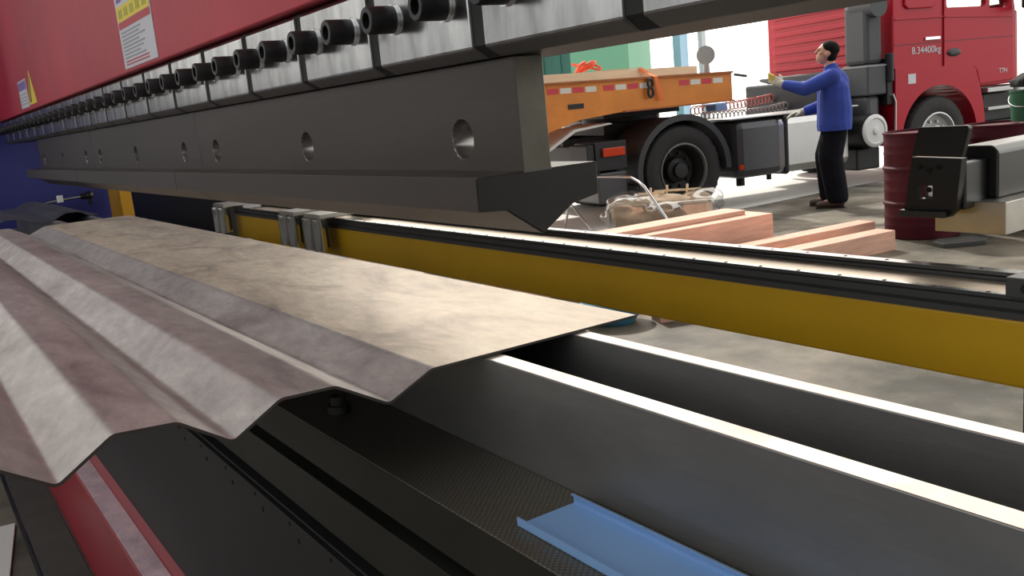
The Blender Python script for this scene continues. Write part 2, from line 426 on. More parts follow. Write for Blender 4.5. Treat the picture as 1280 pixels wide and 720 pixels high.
g = MB()
for i in range(3): g.box(-2.46+.1*i,-2.41+.1*i,yf-.002,yf-.0014,H+.334,H+.37)
g.build('pictogram', M['ink_purple'], st)
s2 = thing('notice_sticker', 'small white and purple notice sticker at far end of red ram', 'sticker', (-4.4,yf,H+.186))
flatbox(-4.53,-4.28,.186,.298,yf-.0002).build('paper', M['white_paper'], s2)
flatbox(-4.52,-4.29,.258,.292,yf-.0014,.0006).build('picture', M['ink_purple'], s2)
g = MB()
for i in range(4): g.box(-4.51,-4.31,yf-.002,yf-.0014,H+.2+.013*i,H+.204+.013*i)
g.build('text_lines', M['ink'], s2)
t3 = thing('hazard_sticker', 'yellow triangular hazard sticker beside the small notice on red ram', 'sticker', (-4.17,yf,H+.19))
MB().prism([(-4.27,H+.19),(-4.06,H+.19),(-4.155,H+.32)], yf-.0014, yf-.0002, 'y').build('triangle', M['st_yellow'], t3)
MB().prism([(-4.235,H+.199),(-4.20,H+.199),(-4.15,H+.29),(-4.16,H+.30)], yf-.002, yf-.0014, 'y').build('black_edge', M['bolt_black'], t3)

# ---------------------------------------------------------------- punch segments
def punch(x0, x1, holes, label):
    w = MB().prism(Z([(.588,.0545),(.588,-.072),(.525,-.072),(.525,-.11),(.561,-.1125),(.6075,-.1445),(.6105,-.1445),(.655,-.117),(.694,-.11),(.694,-.072),(.628,-.072),(.628,.0545)]), x0, x1, 'x', 0, 1, False, False)
    for xe in (x0, x1):
        w.add([(xe,y,z+H) for y,z in ((.588,.0545),(.588,-.072),(.628,-.072),(.628,.0545))], [(0,1,2,3)], 3)
        w.add([(xe,y,z+H) for y,z in ((.588,-.072),(.525,-.072),(.525,-.11),(.561,-.1125),(.6075,-.1445),(.6105,-.1445),(.655,-.117),(.694,-.11),(.694,-.072),(.628,-.072))], [tuple(range(10))], 1)
    ob = w.build('punch_segment', [M['punch'], M['punch_end'], M['bore'], M['punch_neck']])
    cs = []
    for hx in holes:
        c = MB().cyl((hx,.5,H-.034),(hx,.72,H-.034),.0235,seg=36).build('cutter', M['bore']); cs.append(c)
    cut(ob, cs)
    bv = ob.modifiers.new('bevel','BEVEL'); bv.width = .0015; bv.segments = 1; bv.limit_method = 'ANGLE'; bv.angle_limit = math.radians(40)
    return tag(ob, label, 'tool', 'punch segments clamped under the ram')
punch(-2.100,-.848,[-.971,-1.470,-1.976],'dark steel punch segment with visible pointed end, nearest under the clamps')
punch(-3.354,-2.101,[-2.225,-2.724,-3.237],'dark steel punch segment in the middle, second from the pointed end')
punch(-4.610,-3.355,[-3.484,-3.98,-4.485],'dark steel punch segment at the far end, in front of blue frame')

# ---------------------------------------------------------------- formed sheets
prof = [(.738,-.268),(.445,-.2665),(.391,-.291),(.335,-.258),(.277,-.256),(.226,-.285),(.179,-.253),(.123,-.249),(.073,-.281),(.022,-.247),(-.025,-.244)]
line = rnd(prof, .005, 5)
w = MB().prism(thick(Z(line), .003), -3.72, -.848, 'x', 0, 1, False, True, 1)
w.m[0] = 2  # wide flat gets the colour with the painted reflection
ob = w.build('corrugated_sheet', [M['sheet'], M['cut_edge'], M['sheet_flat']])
bv = ob.modifiers.new('es','EDGE_SPLIT'); bv.split_angle = math.radians(50)
tag(ob, 'long folded corrugated steel sheet with wide flat strip lying across the bars', 'sheet')
prof = [(.68,-.268),(.65,-.268),(.615,-.246),(.56,-.244),(.51,-.268),(.44,-.268),(.40,-.246),(.34,-.244),(.30,-.268)]
w = MB().prism(thick(Z(rnd(prof,.014,5)), .003), -5.24, -4.0, 'x', 0, 1, False, True)
ob = w.build('corrugated_sheet', M['sheet_dark']); ob.modifiers.new('es','EDGE_SPLIT').split_angle = math.radians(50)
tag(ob, 'short dark corrugated steel sheet behind the long one, against blue frame', 'sheet')

# ---------------------------------------------------------------- bars, table, channel
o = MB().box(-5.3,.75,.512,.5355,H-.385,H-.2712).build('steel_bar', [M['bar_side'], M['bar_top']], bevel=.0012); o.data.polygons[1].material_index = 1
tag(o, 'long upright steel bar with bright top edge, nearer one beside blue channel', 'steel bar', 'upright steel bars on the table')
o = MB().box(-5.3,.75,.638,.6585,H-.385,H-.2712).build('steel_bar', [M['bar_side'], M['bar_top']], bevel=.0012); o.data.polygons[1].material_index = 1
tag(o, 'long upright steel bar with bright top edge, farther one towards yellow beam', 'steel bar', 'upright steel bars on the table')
tb = thing('press_table', 'dark stepped lower table of the press brake with red front cover', 'machine', (-2.3,.55,0))
MB().box(-5.5,.85,.40,.80,H-.440,H-.385).build('top_plate', M['mesh_plate'], tb, bevel=.001)
MB().box(-5.5,.85,.399,.4,H-.440,H-.3862).build('top_plate_edge', M['table_steel'], tb)
MB().box(-5.5,.85,.425,.78,H-.463,H-.440).build('upper_slot', M['groove'], tb)
MB().box(-5.5,.85,.400,.80,H-.530,H-.463).build('middle_plate', M['table_steel'], tb, bevel=.001)
MB().box(-5.5,.85,.425,.78,H-.546,H-.530).build('lower_slot', M['groove'], tb)
MB().box(-5.5,.85,.396,.80,0,H-.546).build('front_apron', M['apron'], tb, bevel=.002)
g = MB().box(-5.5,.85,.388,.396,H-.585,H-.548)
for i in range(40):
    xx = .6-.15*i
    g.cyl((xx,.3885,H-.575),(xx,.3865,H-.575),.004,seg=8,mi=1); g.cyl((xx-.03,.3885,H-.558),(xx-.03,.3865,H-.558),.003,seg=8,mi=1)
g.build('bolted_strip', [M['apron'], M['groove']], tb)
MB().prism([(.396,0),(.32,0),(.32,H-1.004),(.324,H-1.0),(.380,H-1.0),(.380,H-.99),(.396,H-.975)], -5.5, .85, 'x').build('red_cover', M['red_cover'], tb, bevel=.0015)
MB().box(-5.4,.84,.326,.379,H-.9999,H-.998).build('ledge_glare_plate', M['ledge_glare'], tb)  # thin plate carrying the painted reflection
g = MB()
for xx in (-2.33,-1.2,-3.5): g.cyl((xx,.3855,H-.992),(xx,.3835,H-.992),.006,seg=10)
g.build('cover_screw', M['groove'], tb)
g = MB().cyl((-1.142,.452,H-.385),(-1.142,.452,H-.374),.016,seg=24)
g.lathe([(.011,0),(.011,.012),(.006,.012),(.006,.004),(1e-4,.004)], (-1.142,.452,H-.374), (0,0,1), 24)
tag(g.build('socket_bolt', M['ram_dark']), 'dark socket bolt standing in shadow on the table beneath corrugated sheet', 'bolt')
# blue channel
u = rnd([(.427,-.3755),(.427,-.3848),(.496,-.3848),(.496,-.3738),(.491,-.3730)], .002, 3)
w = MB().prism(thick(Z(u),.0)if False else Z(u+[(y,z) for y,z in [(.4912,-.3745),(.4943,-.3750),(.4943,-.3832),(.4287,-.3832),(.4287,-.3755)]]), -.678, .5, 'x')
o = w.build('blue_channel', M['blue_channel'])
tag(o, 'light blue shallow metal channel lying in the trough beside steel bar', 'channel')

# ---------------------------------------------------------------- backgauge beam
bg = thing('gauge_beam', 'long yellow backgauge beam with dark guide rails along its top', 'machine', (-1.4,1.06,0))
MB().box(-3.26,.75,1.0,1.13,H-.362,H-.2825).build('beam', M['yellow'], bg, bevel=.004)
MB().box(-3.22,.75,1.0115,1.093,H-.282,H-.264).build('top_plate', M['tan_plate'], bg)
def railp(y0, y1, z0, z1):
    m = (y0+y1)/2
    return Z([(y0-.003,z0),(y0-.003,z0+.008),(y0+.003,z0+.011),(y0+.003,z1-.007),(y0,z1-.004),(y0,z1),(y1,z1),(y1,z1-.004),(y1-.003,z1-.007),(y1-.003,z0+.011),(y1+.003,z0+.008),(y1+.003,z0)])
for (y0,y1,zt) in ((.998,1.008,-.2556),(1.096,1.116,-.2529)):
    r = MB().prism(railp(y0,y1,-.2822,zt), -3.26, .75, 'x').build('guide_rail', M['rail'], bg)
    g = MB().box(-3.26,.75,y0+.001,y1-.001,H+zt+.0001,H+zt+.0005)
    g.build('rail_top', M['rail_top'], r)
    g = MB()
    for i in range(60): g.cyl((.7-.0657*i,(y0+y1)/2,H+zt+.0006),(.7-.0657*i,(y0+y1)/2,H+zt+.0009),.0026,seg=8)
    g.build('rail_screw', M['groove'], r)
for xx in (-3.1,.45):
    MB().box(xx-.06,xx+.06,1.02,1.11,0,H-.362).build('support_leg', M['yellow'], bg)
g = MB().box(-.520,-.40,.985,1.035,H-.2545,H-.232)
g.cyl((-.497,.9855,H-.243),(-.497,.983,H-.243),.006,seg=12,mi=1)
g.build('carriage', [M['rail'], M['groove']], bg, bevel=.001)
# chrome gauge fingers at the far part of the beam
def finger(x0, x1, label):
    t = thing('gauge_finger', label, 'gauge finger', ((x0+x1)/2,.98,H-.345), 0, 'chrome gauge fingers')
    MB().box(x0,x1,.945,1.10,H-.2500,H-.238).build('top_plate', M['alu'], t, bevel=.002)
    MB().box(x0+.008,x1-.008,.958,.968,H-.330,H-.2500).build('back_plate', M['ram_dark'], t)
    w = (x1-x0)
    for c in (x0+w*.22, x1-w*.22):
        MB().cyl((c,.952,H-.338),(c,.952,H-.2502),w*.17,seg=24).build('stop_pin', M['chrome'], t)
    return t
finger(-3.32,-3.20,'chrome gauge finger at the far end, against the black panel')
finger(-2.655,-2.535,'chrome gauge finger left one of the close pair before yellow beam')
finger(-2.465,-2.345,'chrome gauge finger right one of the close pair before yellow beam')
# black finger near the right edge
fg = thing('backgauge_finger', 'black folding backgauge stop finger on an aluminium block before red drum', 'gauge finger', (-.74,1.5,0))
MB().prism([(-.817,H-.088),(-.742,H-.088),(-.739,H-.092),(-.750,H-.1335),(-.830,H-.1305)], 1.296,1.308,'y').build('flip_plate', M['black'], fg, bevel=.002)
lp = MB().prism([(-.828,H-.1325),(-.749,H-.1355),(-.758,H-.212),(-.770,H-.222),(-.842,H-.214)], 1.296,1.310,'y').build('stop_plate', M['black'], fg)
c1 = MB().box(-.820,-.795,1.28,1.33,H-.196,H-.176).build('cutter', M['black'])
cut(lp, [c1])
lp['_base'] = fg['_base']
g = MB()
for (a,bz) in ((-.815,-.148),(-.800,-.153),(-.785,-.148),(-.800,-.182)): g.cyl((a,1.297,H+bz),(a,1.2945,H+bz),.0042,seg=12)
g.build('socket_screw', M['groove'], lp)
MB().box(-.816,-.796,1.311,1.318,H-.197,H-.178).build('steel_insert', M['chrome'], lp)
MB().box(-.845,-.770,1.286,1.312,H-.223,H-.213).build('lip', M['black_gloss'], fg, bevel=.001)
MB().box(-.790,-.752,1.311,1.372,H-.213,H-.142).build('hinge_block', M['black_gloss'], fg, bevel=.003)
pr = [(-.806,H-.203),(-.806,H-.134),(-.796,H-.124),(-.747,H-.124),(-.737,H-.134),(-.737,H-.203)]
MB().prism(pr, 1.373, 1.86, 'y').build('arm', M['black_gloss'], fg, bevel=.003)
MB().box(-.815,-.705,1.335,1.80,H-.252,H-.2035).build('aluminium_block', M['alu'], fg, bevel=.001)
MB().box(-.82,-.70,1.62,1.80,0,H-.2525).build('column', M['black'], fg)
# blue frame, post, panel, lever
fr = MB().box(-5.85,-5.72,.0,1.75,0,H+1.6).build('side_frame', M['blue_frame'], bevel=.004)
tag(fr, 'tall dark blue side frame plate at far end of the press', 'machine frame')
po = MB().box(-5.58,-5.28,1.02,1.085,0,H-.231).build('yellow_post', M['yellow_post'], bevel=.003)
tag(po, 'bright yellow square post between blue frame and black panel', 'post')
bp = MB().box(-5.04,-3.47,1.03,1.10,0,H-.238).build('black_panel', M['black'], bevel=.003)
tag(bp, 'black upright cover panel between yellow post and yellow beam', 'panel')
lv = thing('valve_lever', 'thin steel lever with black knob and white tag before blue frame', 'lever', (-5.4,.70,H-.27))
MB().tube([(-5.3,.62,H-.2665),(-5.3,.72,H-.258),(-5.3,.84,H-.252)], .006).build('rod', M['chrome'], lv)
g = MB().cyl((-5.3,.83,H-.2525),(-5.3,.875,H-.2495),.015,.018,16).ball((-5.3,.875,H-.2495),.022).box(-5.31,-5.29,.865,.882,H-.30,H-.262)
g.build('knob', M['black'], lv)
MB().box(-5.294,-5.290,.715,.745,H-.268,H-.232).build('tag', M['cap_white'], lv)

# ---------------------------------------------------------------- floor things close by
o = MB().xf(Matrix.Identity(4))
o.box(-.9,0,-.5,0,0,.012)
o.xf(Matrix.Translation((-3.74,.162,0)) @ Matrix.Rotation(math.radians(-8),4,'Z') @ Matrix.Translation((.9,0,0)))
tag(o.build('offcut_board', M['board'], bevel=.001), 'pale grey flat board lying on floor in the lower left corner', 'board')
tag(MB().box(-5.2,-1.0,.186,.312,0,.008).build('shade_mat', M['floor_shade'], bevel=.002), 'dark green grey mat added as floor shade along the foot of red cover', 'mat')  # added mat, its dark colour stands for shade on the floor
tag(MB().box(-5.2,-1.0,.170,.180,0,.011).build('floor_strip', M['black']), 'narrow black strip on floor beside the added shade mat', 'strip')
bs = MB()
bs.lathe([(1e-4,.002),(.13,.002),(.19,.12),(.205,.125),(.205,.118),(.195,.114),(.136,.012),(1e-4,.012)], (-4.25,3.52,0), (0,0,1), 40)
tag(bs.build('blue_basin', M['blue_plastic']), 'blue plastic basin on floor beneath the yellow beam', 'basin')
o = MB().box(-.07,.07,-.35,.35,0,.12).xf(Matrix.Translation((-3.92,4.0,0)) @ Matrix.Rotation(math.radians(-20),4,'Z'))
tag(o.build('timber_block', M['timber'], bevel=.004), 'short reddish timber block on floor beside blue basin', 'timber')

# ---------------------------------------------------------------- drums, bucket
def drum(x, y, label, rz=0):
    t = thing('steel_drum', label, 'drum', (x,y,0), rz, 'dark red steel drums')
    R = .286; hh = .855
    p = [(R-.01,.0),(R,.005),(R,.03)]
    for c in (hh*.33, hh*.66): p += [(R,c-.022),(R+.011,c-.008),(R+.011,c+.008),(R,c+.022)]
    for c in (hh*.12,hh*.2,hh*.45,hh*.55,hh*.8,hh*.88): p += [(R,c-.012),(R+.003,c),(R,c+.012)]
    p = sorted(p, key=lambda q: q[1]); p += [(R,hh-.02)]
    MB().lathe(p, (0,0,0), (0,0,1), 48).lathe([(1e-4,0.),(R-.01,0.)], (0,0,0),(0,0,1),48).build('barrel', M['drum_red'], t, local=True)
    MB().lathe([(R,hh-.02),(R+.008,hh-.016),(R+.008,hh-.002),(R+.002,hh),(R-.006,hh),(R-.008,hh-.018),(1e-4,hh-.018)], (0,0,0),(0,0,1),48).build('lid', M['drum_red'], t, local=True)
    MB().cyl((.16,0,hh-.018),(.16,0,hh-.005),.035,seg=16).build('bung', M['rim_silver'], t, local=True)
    return t
drum(-4.37,6.97,'dark red steel drum behind the black gauge finger, leftmost of the drums')
drum(-3.99,7.52,'dark red steel drum behind the gauge arm, second from the left')
drum(-3.52,7.92,'dark red steel drum at the right edge, next to green bucket', 1)
bk = thing('green_bucket', 'dirty green bucket standing on top of dark red drum', 'bucket', (-3.86,7.69,.856))
MB().lathe([(1e-4,.003),(.148,.0),(.160,.225),(.166,.23),(.166,.24),(.158,.24),(.145,.012),(1e-4,.012)], (0,0,0),(0,0,1),36).build('pail', M['green'], bk, local=True)
hp = [(.166*math.cos(a),0,.215-.10*math.sin(a)) for a in [PI*i/12 for i in range(13)]]
MB().tube([(x_,-.17*abs(math.sin(PI*i/12))*1.0-.0,z_) for i,(x_,y_,z_) in enumerate(hp)], .004).build('handle', M['rim_silver'], bk, local=True)
rg = MB()
for i in range(9):
    rg.ball((random.uniform(-.11,.13),random.uniform(-.08,.08),random.uniform(.01,.07)), random.uniform(.05,.085), 12, 0, (1.3,1,.7))
rg.box(-.16,.2,-.11,.11,-.015,.05)
rg.xf(Matrix.Translation((-3.84,7.71,1.155)) @ Matrix.Rotation(.95,4,'Z') @ Matrix.Rotation(-.12,4,'Y'))
o = remesh(rg.build('dark_cloth', M['rag']), .012)
tag(o, 'dark crumpled cloth heaped on top of the green bucket', 'cloth')
o = MB().prism([(-.19,-.11),(.13,-.11),(.19,-.02),(.15,.12),(-.12,.14),(-.21,.03)],0,.035,'z').xf(Matrix.Translation((-3.86,6.68,0)) @ Matrix.Rotation(.98,4,'Z'))
tag(o.build('rubber_mat', M['grey_dark'], bevel=.004), 'dark grey flat slab on floor below the aluminium block', 'slab')

# ---------------------------------------------------------------- timbers
RZ = math.radians(-6)
def timber(name, x, y, w, L, z0, h, label, extra=0.):
    """(x,y): far corner on the camera's right side; runs back towards the camera along local -y"""
    o = MB().box(-w,0,-L,0,0,h).xf(Matrix.Translation((x,y,z0)) @ Matrix.Rotation(RZ+extra,4,'Z'))
    return tag(o.build(name, M['timber'], bevel=.005), label, 'timber', 'reddish timber baulks on the floor')
timber('timber_baulk', -4.15,6.27,.17,2.6,0,.155,'reddish timber baulk on floor, rightmost, its end nearest the drums')
timber('timber_baulk', -4.55,6.60,.17,2.2,0,.155,'short looking reddish timber baulk second from right, behind the rightmost one')
timber('timber_baulk', -4.95,5.83,.50,2.4,0,.315,'widest and tallest reddish timber, second from left, with thin plank on top')
timber('timber_plank', -5.12,5.70,.24,1.32,.3155,.038,'thin reddish plank with pale top lying on widest timber', 0.02)

# ---------------------------------------------------------------- wrapped bundle, tube frame
bd = thing('wrapped_bundle', 'brown board bundle wrapped in clear film on floor behind timbers', 'bundle', (-6.72,6.28,0), .75)
g = MB()
for i in range(26):
    g.ball((random.uniform(-.42,.42),random.uniform(-.2,.2),random.uniform(.16,.30)), random.uniform(.07,.12), 12, 0, (1.5,1.1,.8))
g.box(-.45,.45,-.22,.22,.0,.30)
remesh(g.build('board_stack', M['kraft'], bd, local=True), .018, 3)
g = MB()
for i in range(22):
    g.ball((random.uniform(-.48,.48),random.uniform(-.26,.26),random.uniform(.14,.33)), random.uniform(.08,.12), 12, 0, (1.5,1.1,.8))
g.box(-.52,.52,-.28,.28,.001,.32)
remesh(g.build('film_wrap', M['film'], bd, local=True), .025, 3)
for (a,b_) in ((-.1,-.05),(.25,.1),(.05,.12)):
    MB().cyl((a,b_,.34),(a+.01,b_,.44),.012,seg=10).box(a-.12,a+.14,b_-.012,b_+.012,.375,.395).build('batten', M['timber_pale'], bd, local=True)
tf = thing('tube_frame', 'bent chrome tube handle of a hand cart standing behind the timbers', 'cart', (-6.9,6.0,0))
top = H-.785
pts = [(-6.30,6.02,0.0),(-6.37,6.0,.19),(-6.64,6.0,H-.875),(-6.72,6.0,H-.825),(-6.82,6.0,top),(-6.95,6.0,top+.004),(-7.32,6.0,top),(-7.62,6.0,top-.01),(-7.74,6.0,top-.05),(-7.80,6.0,top-.12),(-7.95,6.0,.0)]
MB().tube(pts, .014, 12).build('handle_tube', M['chrome'], tf)
MB().tube([(-7.86,6.0,.30),(-7.50,6.0,.0)], .010).build('strut', M['chrome'], tf)

# ---------------------------------------------------------------- truck (local: x out to the camera's side, y ahead, z up)
TR = (-7.258,7.082,0); TZ = math.radians(-11)
tk = thing('truck', 'red tractor truck with dark chassis parked outside the hall', 'truck', TR, TZ)
def TB(mb, name, m, bevel=0., parent=None): return mb.build(name, m, parent or tk, bevel=bevel, local=True)
for lx in (-.80,-1.62):
    TB(MB().box(lx-.04,lx+.04,-1.0,5.0,.68,.93), 'chassis_rail', M['chassis'], .005)
TB(MB().box(-2.3,-.05,-1.02,-.94,.55,.86), 'rear_crossbar', M['chassis'], .01)
TB(MB().box(-1.62,-.8,-.45,.45,.93,1.06), 'fifth_wheel_base', M['chassis'], .01)
TB(MB().lathe([(1e-4,.0),(.46,.0),(.46,.05),(1e-4,.05)], (-1.2,.0,1.065),(0,0,1),32), 'fifth_wheel', M['chassis'])
TB(MB().box(-1.9,-.5,2.35,3.0,.55,1.32), 'engine_block', M['chassis'], .03)
TB(MB().box(-1.62,-.8,.6,2.4,.80,.95), 'catwalk', M['chassis'], .01)
TB(MB().box(-.62,-.42,.80,.97,1.08,1.17), 'coupling_cover', M['blue_block'], .02)
TB(MB().cyl((-.3,.8,.55),(-2.1,.8,.55),.12), 'axle_housing', M['chassis'])
def tyre(name, cx, cy, cz, R, W, rimr, out, rimm, lip):
    """cx: outer face; out=+1 the outer face looks to +x"""
    p = [(rimr,-.02*0),(rimr+.02,.012),(R*.80,.020),(R*.93,.004),(R*.985,-.02),(R,-.05),(R,-W+.05),(R*.985,-W+.02),(R*.93,-W),(rimr,-W)]
    seg = 72
    def mod(i,j,r): return r-.016 if (j in (4,5,6,7) and (i%2)) else r
    t = TB(MB().lathe([(r,h*1.) for r,h in p], (cx,cy,cz), (out,0,0), seg, 0, True, None, mod), name, M['rubber'])
    rm = MB()
    rm.lathe([(rimr+.012,.016),(rimr-.005,.02),(rimr-.018,-.005)], (cx,cy,cz),(out,0,0),48,1)
    rm.lathe([(rimr-.018,-.005),(rimr-.03,-.05),(rimr-.06,lip),(rimr*.5,lip-.02),(rimr*.46,lip+.06),(rimr*.3,lip+.08),(rimr*.28,lip+.13),(1e-4,lip+.135)], (cx,cy,cz),(out,0,0),48,0)
    for k in range(10):
        a = 2*PI*k/10; yy, zz = cy+rimr*.66*math.cos(a), cz+rimr*.66*math.sin(a)
        rm.cyl((cx+out*(lip-.03),yy,zz),(cx+out*(lip+.02),yy,zz),.018,seg=8,mi=0)
    rm.build('rim', rimm, t, local=True)
    return t
dk = [M['rim_dark'], M['rim_edge']]; sv = [M['rim_silver'], M['rim_silver']]
tyre('rear_wheel', 0,.05,.50,.50,.29,.285,1,dk,-.17)
tyre('rear_wheel', -.32,.05,.50,.50,.29,.285,1,dk,-.17)
tyre('rear_wheel', -2.4,.05,.50,.50,.29,.285,-1,dk,-.17)
tyre('rear_wheel', -2.08,.05,.50,.50,.29,.285,-1,dk,-.17)
tyre('front_wheel', -.03,3.79,.50,.50,.32,.285,1,sv,-.06)
tyre('front_wheel', -2.37,3.79,.50,.50,.32,.285,-1,sv,-.06)
def arch(cy, cz, r0, r1, a0, a1, n=20):
    o = [(cy+r1*math.cos(a0+(a1-a0)*i/n), cz+r1*math.sin(a0+(a1-a0)*i/n)) for i in range(n+1)]
    return o+[(cy+r0*math.cos(a0+(a1-a0)*i/n), cz+r0*math.sin(a0+(a1-a0)*i/n)) for i in range(n,-1,-1)]
for (x0,x1) in ((-.64,.03),(-2.43,-1.76)):
    g = MB().prism(arch(.05,.50,.545,.575,-.05,PI+.45),x0,x1,'x',0,1,True)
    xo = x1 if x0 > -1 else x0
    g.prism(arch(.05,.50,.535,.600,-.05,PI+.45), xo-.03, xo+.012,'x',0,1,True)
    g.box(x0,x1,-.56,-.535,.18,.40)
    md = TB(g, 'mudguard', M['mud']); md.modifiers.new('es','EDGE_SPLIT').split_angle = math.radians(40)
tl = TB(MB().box(-.42,-.02,-1.10,-1.02,.66,.88), 'tail_lamp', M['chassis'], .01)
TB(MB().box(-.02,.0,-.92,-.655,.745,.835), 'side_lamp', M['lamp_red'], .008)
TB(MB().box(-.5,-.03,-1.0,-.62,.60,.90), 'lamp_bracket', M['chassis'], .01)
TB(MB().box(-.55,-.05,-.98,-.62,.25,.58), 'air_box', M['tank_dark'], .02)
g = MB().cyl((.0,.80,.45),(.03,.80,.45),.03,seg=12)
TB(g, 'marker_lamp', M['lamp_red'])
def tank(y0, y1, z0, z1, x0, x1):
    return MB().box(x0,x1,y0,y1,z0,z1)
TB(tank(.79,1.44,.31,.955,-.62,-.04), 'battery_box', M['tank_dark'], .09)
TB(tank(1.36,2.42,.31,.955,-.62,-.03), 'fuel_tank', M['tank_silver'], .09)
for yy in (1.47,2.25):
    TB(MB().box(-.64,-.015,yy-.035,yy+.035,.295,.972), 'tank_strap', M['chassis'], .09)
TB(MB().box(-.66,-.04,.70,2.55,.973,.990), 'step_plate', M['rim_silver'], .004)
TB(MB().cyl((-.35,1.05,.33),(-.35,1.05,.20),.05).cyl((-.4,1.5,.32),(-.4,1.5,.22),.03), 'drain_valve', M['chassis'])
g = MB().cyl((-.75,2.76,.665),(-.02,2.76,.665),.205,seg=36)
at = TB(g, 'air_tank', M['chassis'])
MB().lathe([(.185,-.018),(.195,.0),(.18,.014),(.15,.02),(.14,.008),(.05,.012),(.04,.03),(1e-4,.034)], (0,2.76,.665),(1,0,0),36).build('tank_cap', M['cap_white'], at, local=True)
# second drive under the chassis
TB(MB().ball((-1.2,.05,.50),.26,20), 'differential', M['chassis'])
TB(MB().cyl((-1.2,.3,.52),(-1.2,3.0,.62),.07), 'drive_shaft', M['chassis'])
TB(MB().box(-.55,-.15,2.62,2.98,.20,.46), 'bracket', M['chassis'], .02)
# intake stack
g = MB().box(-.42,.0,2.66,2.95,1.08,1.44)
sk = TB(g, 'intake_stack', M['stack'], .02)
MB().box(-.425,.005,2.655,2.955,1.415,1.425).build('stack_lid', M['post_grey'], sk, local=True)
MB().box(-.40,-.03,2.68,2.93,1.44,2.15).build('duct', M['stack'], sk, local=True, bevel=.05)
MB().box(-.36,-.06,2.70,2.91,.72,1.08).build('lower_duct', M['tank_dark'], sk, local=True, bevel=.05)
MB().cyl((-.30,2.80,2.10),(.05,2.80,2.10),.13,seg=24).build('duct_mouth', M['stack'], sk, local=True)
TB(MB().cyl((.0,3.0,1.22),(.0,3.0,1.55),.05).box(-.3,.0,2.96,3.05,.95,1.5), 'cable_box', M['chassis'], .01)
TB(MB().tube([(-.03,2.98,.98),(-.02,2.99,1.06),(.02,3.03,1.07),(.03,3.06,.98),(.03,3.05,.55)],.012), 'pipe', M['rim_silver'])
# cab
CB0, CB1 = 3.07, 5.12
side = [(CB0,.95),(CB0,3.05),(CB0+.1,3.15),(4.75,3.15),(5.0,2.6),(5.13,1.9),(5.16,1.1),(5.16,1.05),(4.42,1.05),(4.42,.95)]
cab = TB(MB().prism(side, -2.28, -.015,'x'), 'cab', [M['cab_red']])
inner = [(CB0+.06,1.30),(CB0+.06,3.02),(4.70,3.08),(4.94,2.6),(5.07,1.9),(5.09,1.30)]
def cutter(mb): return mb.build('cutter', M['cab_red'], tk, local=True)
win = [(3.93,2.03),(3.915,2.07),(3.92,2.95),(4.56,2.95),(4.57,2.05),(4.55,2.02)]
win2 = [(4.64,1.99),(4.63,2.95),(4.74,2.95),(4.90,2.5),(4.97,2.05),(4.95,1.99)]
cs = [cutter(MB().prism(inner,-2.22,-.075,'x')), cutter(MB().prism(win,-2.6,.3,'x')), cutter(MB().prism(win2,-2.6,.3,'x')),
      cutter(MB().prism([(-2.1,2.05),(-.2,2.05),(-.3,2.95),(-2.0,2.95)],4.5,5.6,'y'))]
cs.append(cutter(MB().cyl((-2.6,3.79,.50),(.4,3.79,.50),.62,seg=48)))
cut(cab, cs)
b_ = cab.modifiers.new('bevel','BEVEL'); b_.width = .02; b_.segments = 2; b_.limit_method = 'ANGLE'; b_.angle_limit = math.radians(60)
MB().prism(win,-.05,-.042,'x').build('side_window', M['glass'], cab, local=True)
MB().prism(win,-2.25,-2.242,'x').build('side_window', M['glass'], cab, local=True)
MB().prism(win2,-.05,-.042,'x').build('quarter_window', M['glass'], cab, local=True)
# door skin with the same openings
dr = TB(MB().prism([(3.875,1.30),(3.875,3.05),(4.72,3.05),(4.95,2.55),(5.06,1.9),(5.08,1.10),(4.48,1.08),(4.43,1.25),(4.38,1.30)],-.016,.004,'x'), 'door', M['cab_red'])
cut(dr, [cutter(MB().prism(win,-.3,.3,'x')), cutter(MB().prism(win2,-.3,.3,'x'))])
d_ = dr.modifiers.new('bevel','BEVEL'); d_.width = .008; d_.segments = 2; d_.limit_method = 'ANGLE'
g = MB().ball((.012,4.03,1.495),.1,20,0,(.12,1.15,.48)); g.box(.01,.03,3.95,4.06,1.475,1.50)
g.build('door_handle', M['black'], dr, local=True)
text('lettering', 'T7H', M['white_paper'], .085, dr, Matrix.Translation((.006,4.80,1.19)) @ Matrix.Rotation(PI/2,4,'Z') @ Matrix.Rotation(PI/2,4,'X'))
text('lettering', '8.34400kg', M['white_paper'], .115, cab, Matrix.Translation((-.010,3.36,1.515)) @ Matrix.Rotation(PI/2,4,'Z') @ Matrix.Rotation(PI/2,4,'X') )
MB().box(-.016,.006,3.575,3.815,1.665,1.700).build('chrome_badge', M['chrome'], cab, local=True, bevel=.003)
MB().box(-.018,-.0105,3.09,3.87,1.628,1.640).build('seam', M['cab_line'], cab, local=True)
MB().box(-.0,.006,3.88,5.05,1.628,1.640).build('seam', M['cab_line'], dr, local=True)
MB().prism([(3.10,1.92),(3.87,1.92),(3.87,1.935),(3.10,1.935)],-.018,.0,'x').build('crease', M['cab_red'], cab, local=True, bevel=.004)
MB().prism([(3.885,1.915),(5.03,1.865),(5.03,1.88),(3.885,1.93)],.002,.014,'x').build('crease', M['cab_red'], dr, local=True, bevel=.004)
MB().box(-.018,-.010,3.868,3.874,1.30,3.0).build('seam', M['cab_line'], cab, local=True)
MB().prism([(3.24,2.08),(3.30,2.04),(3.68,2.04),(3.74,2.08),(3.74,2.9),(3.24,2.9)],-.02,.012,'x').build('side_panel', M['cab_red'], cab, local=True, bevel=.012)
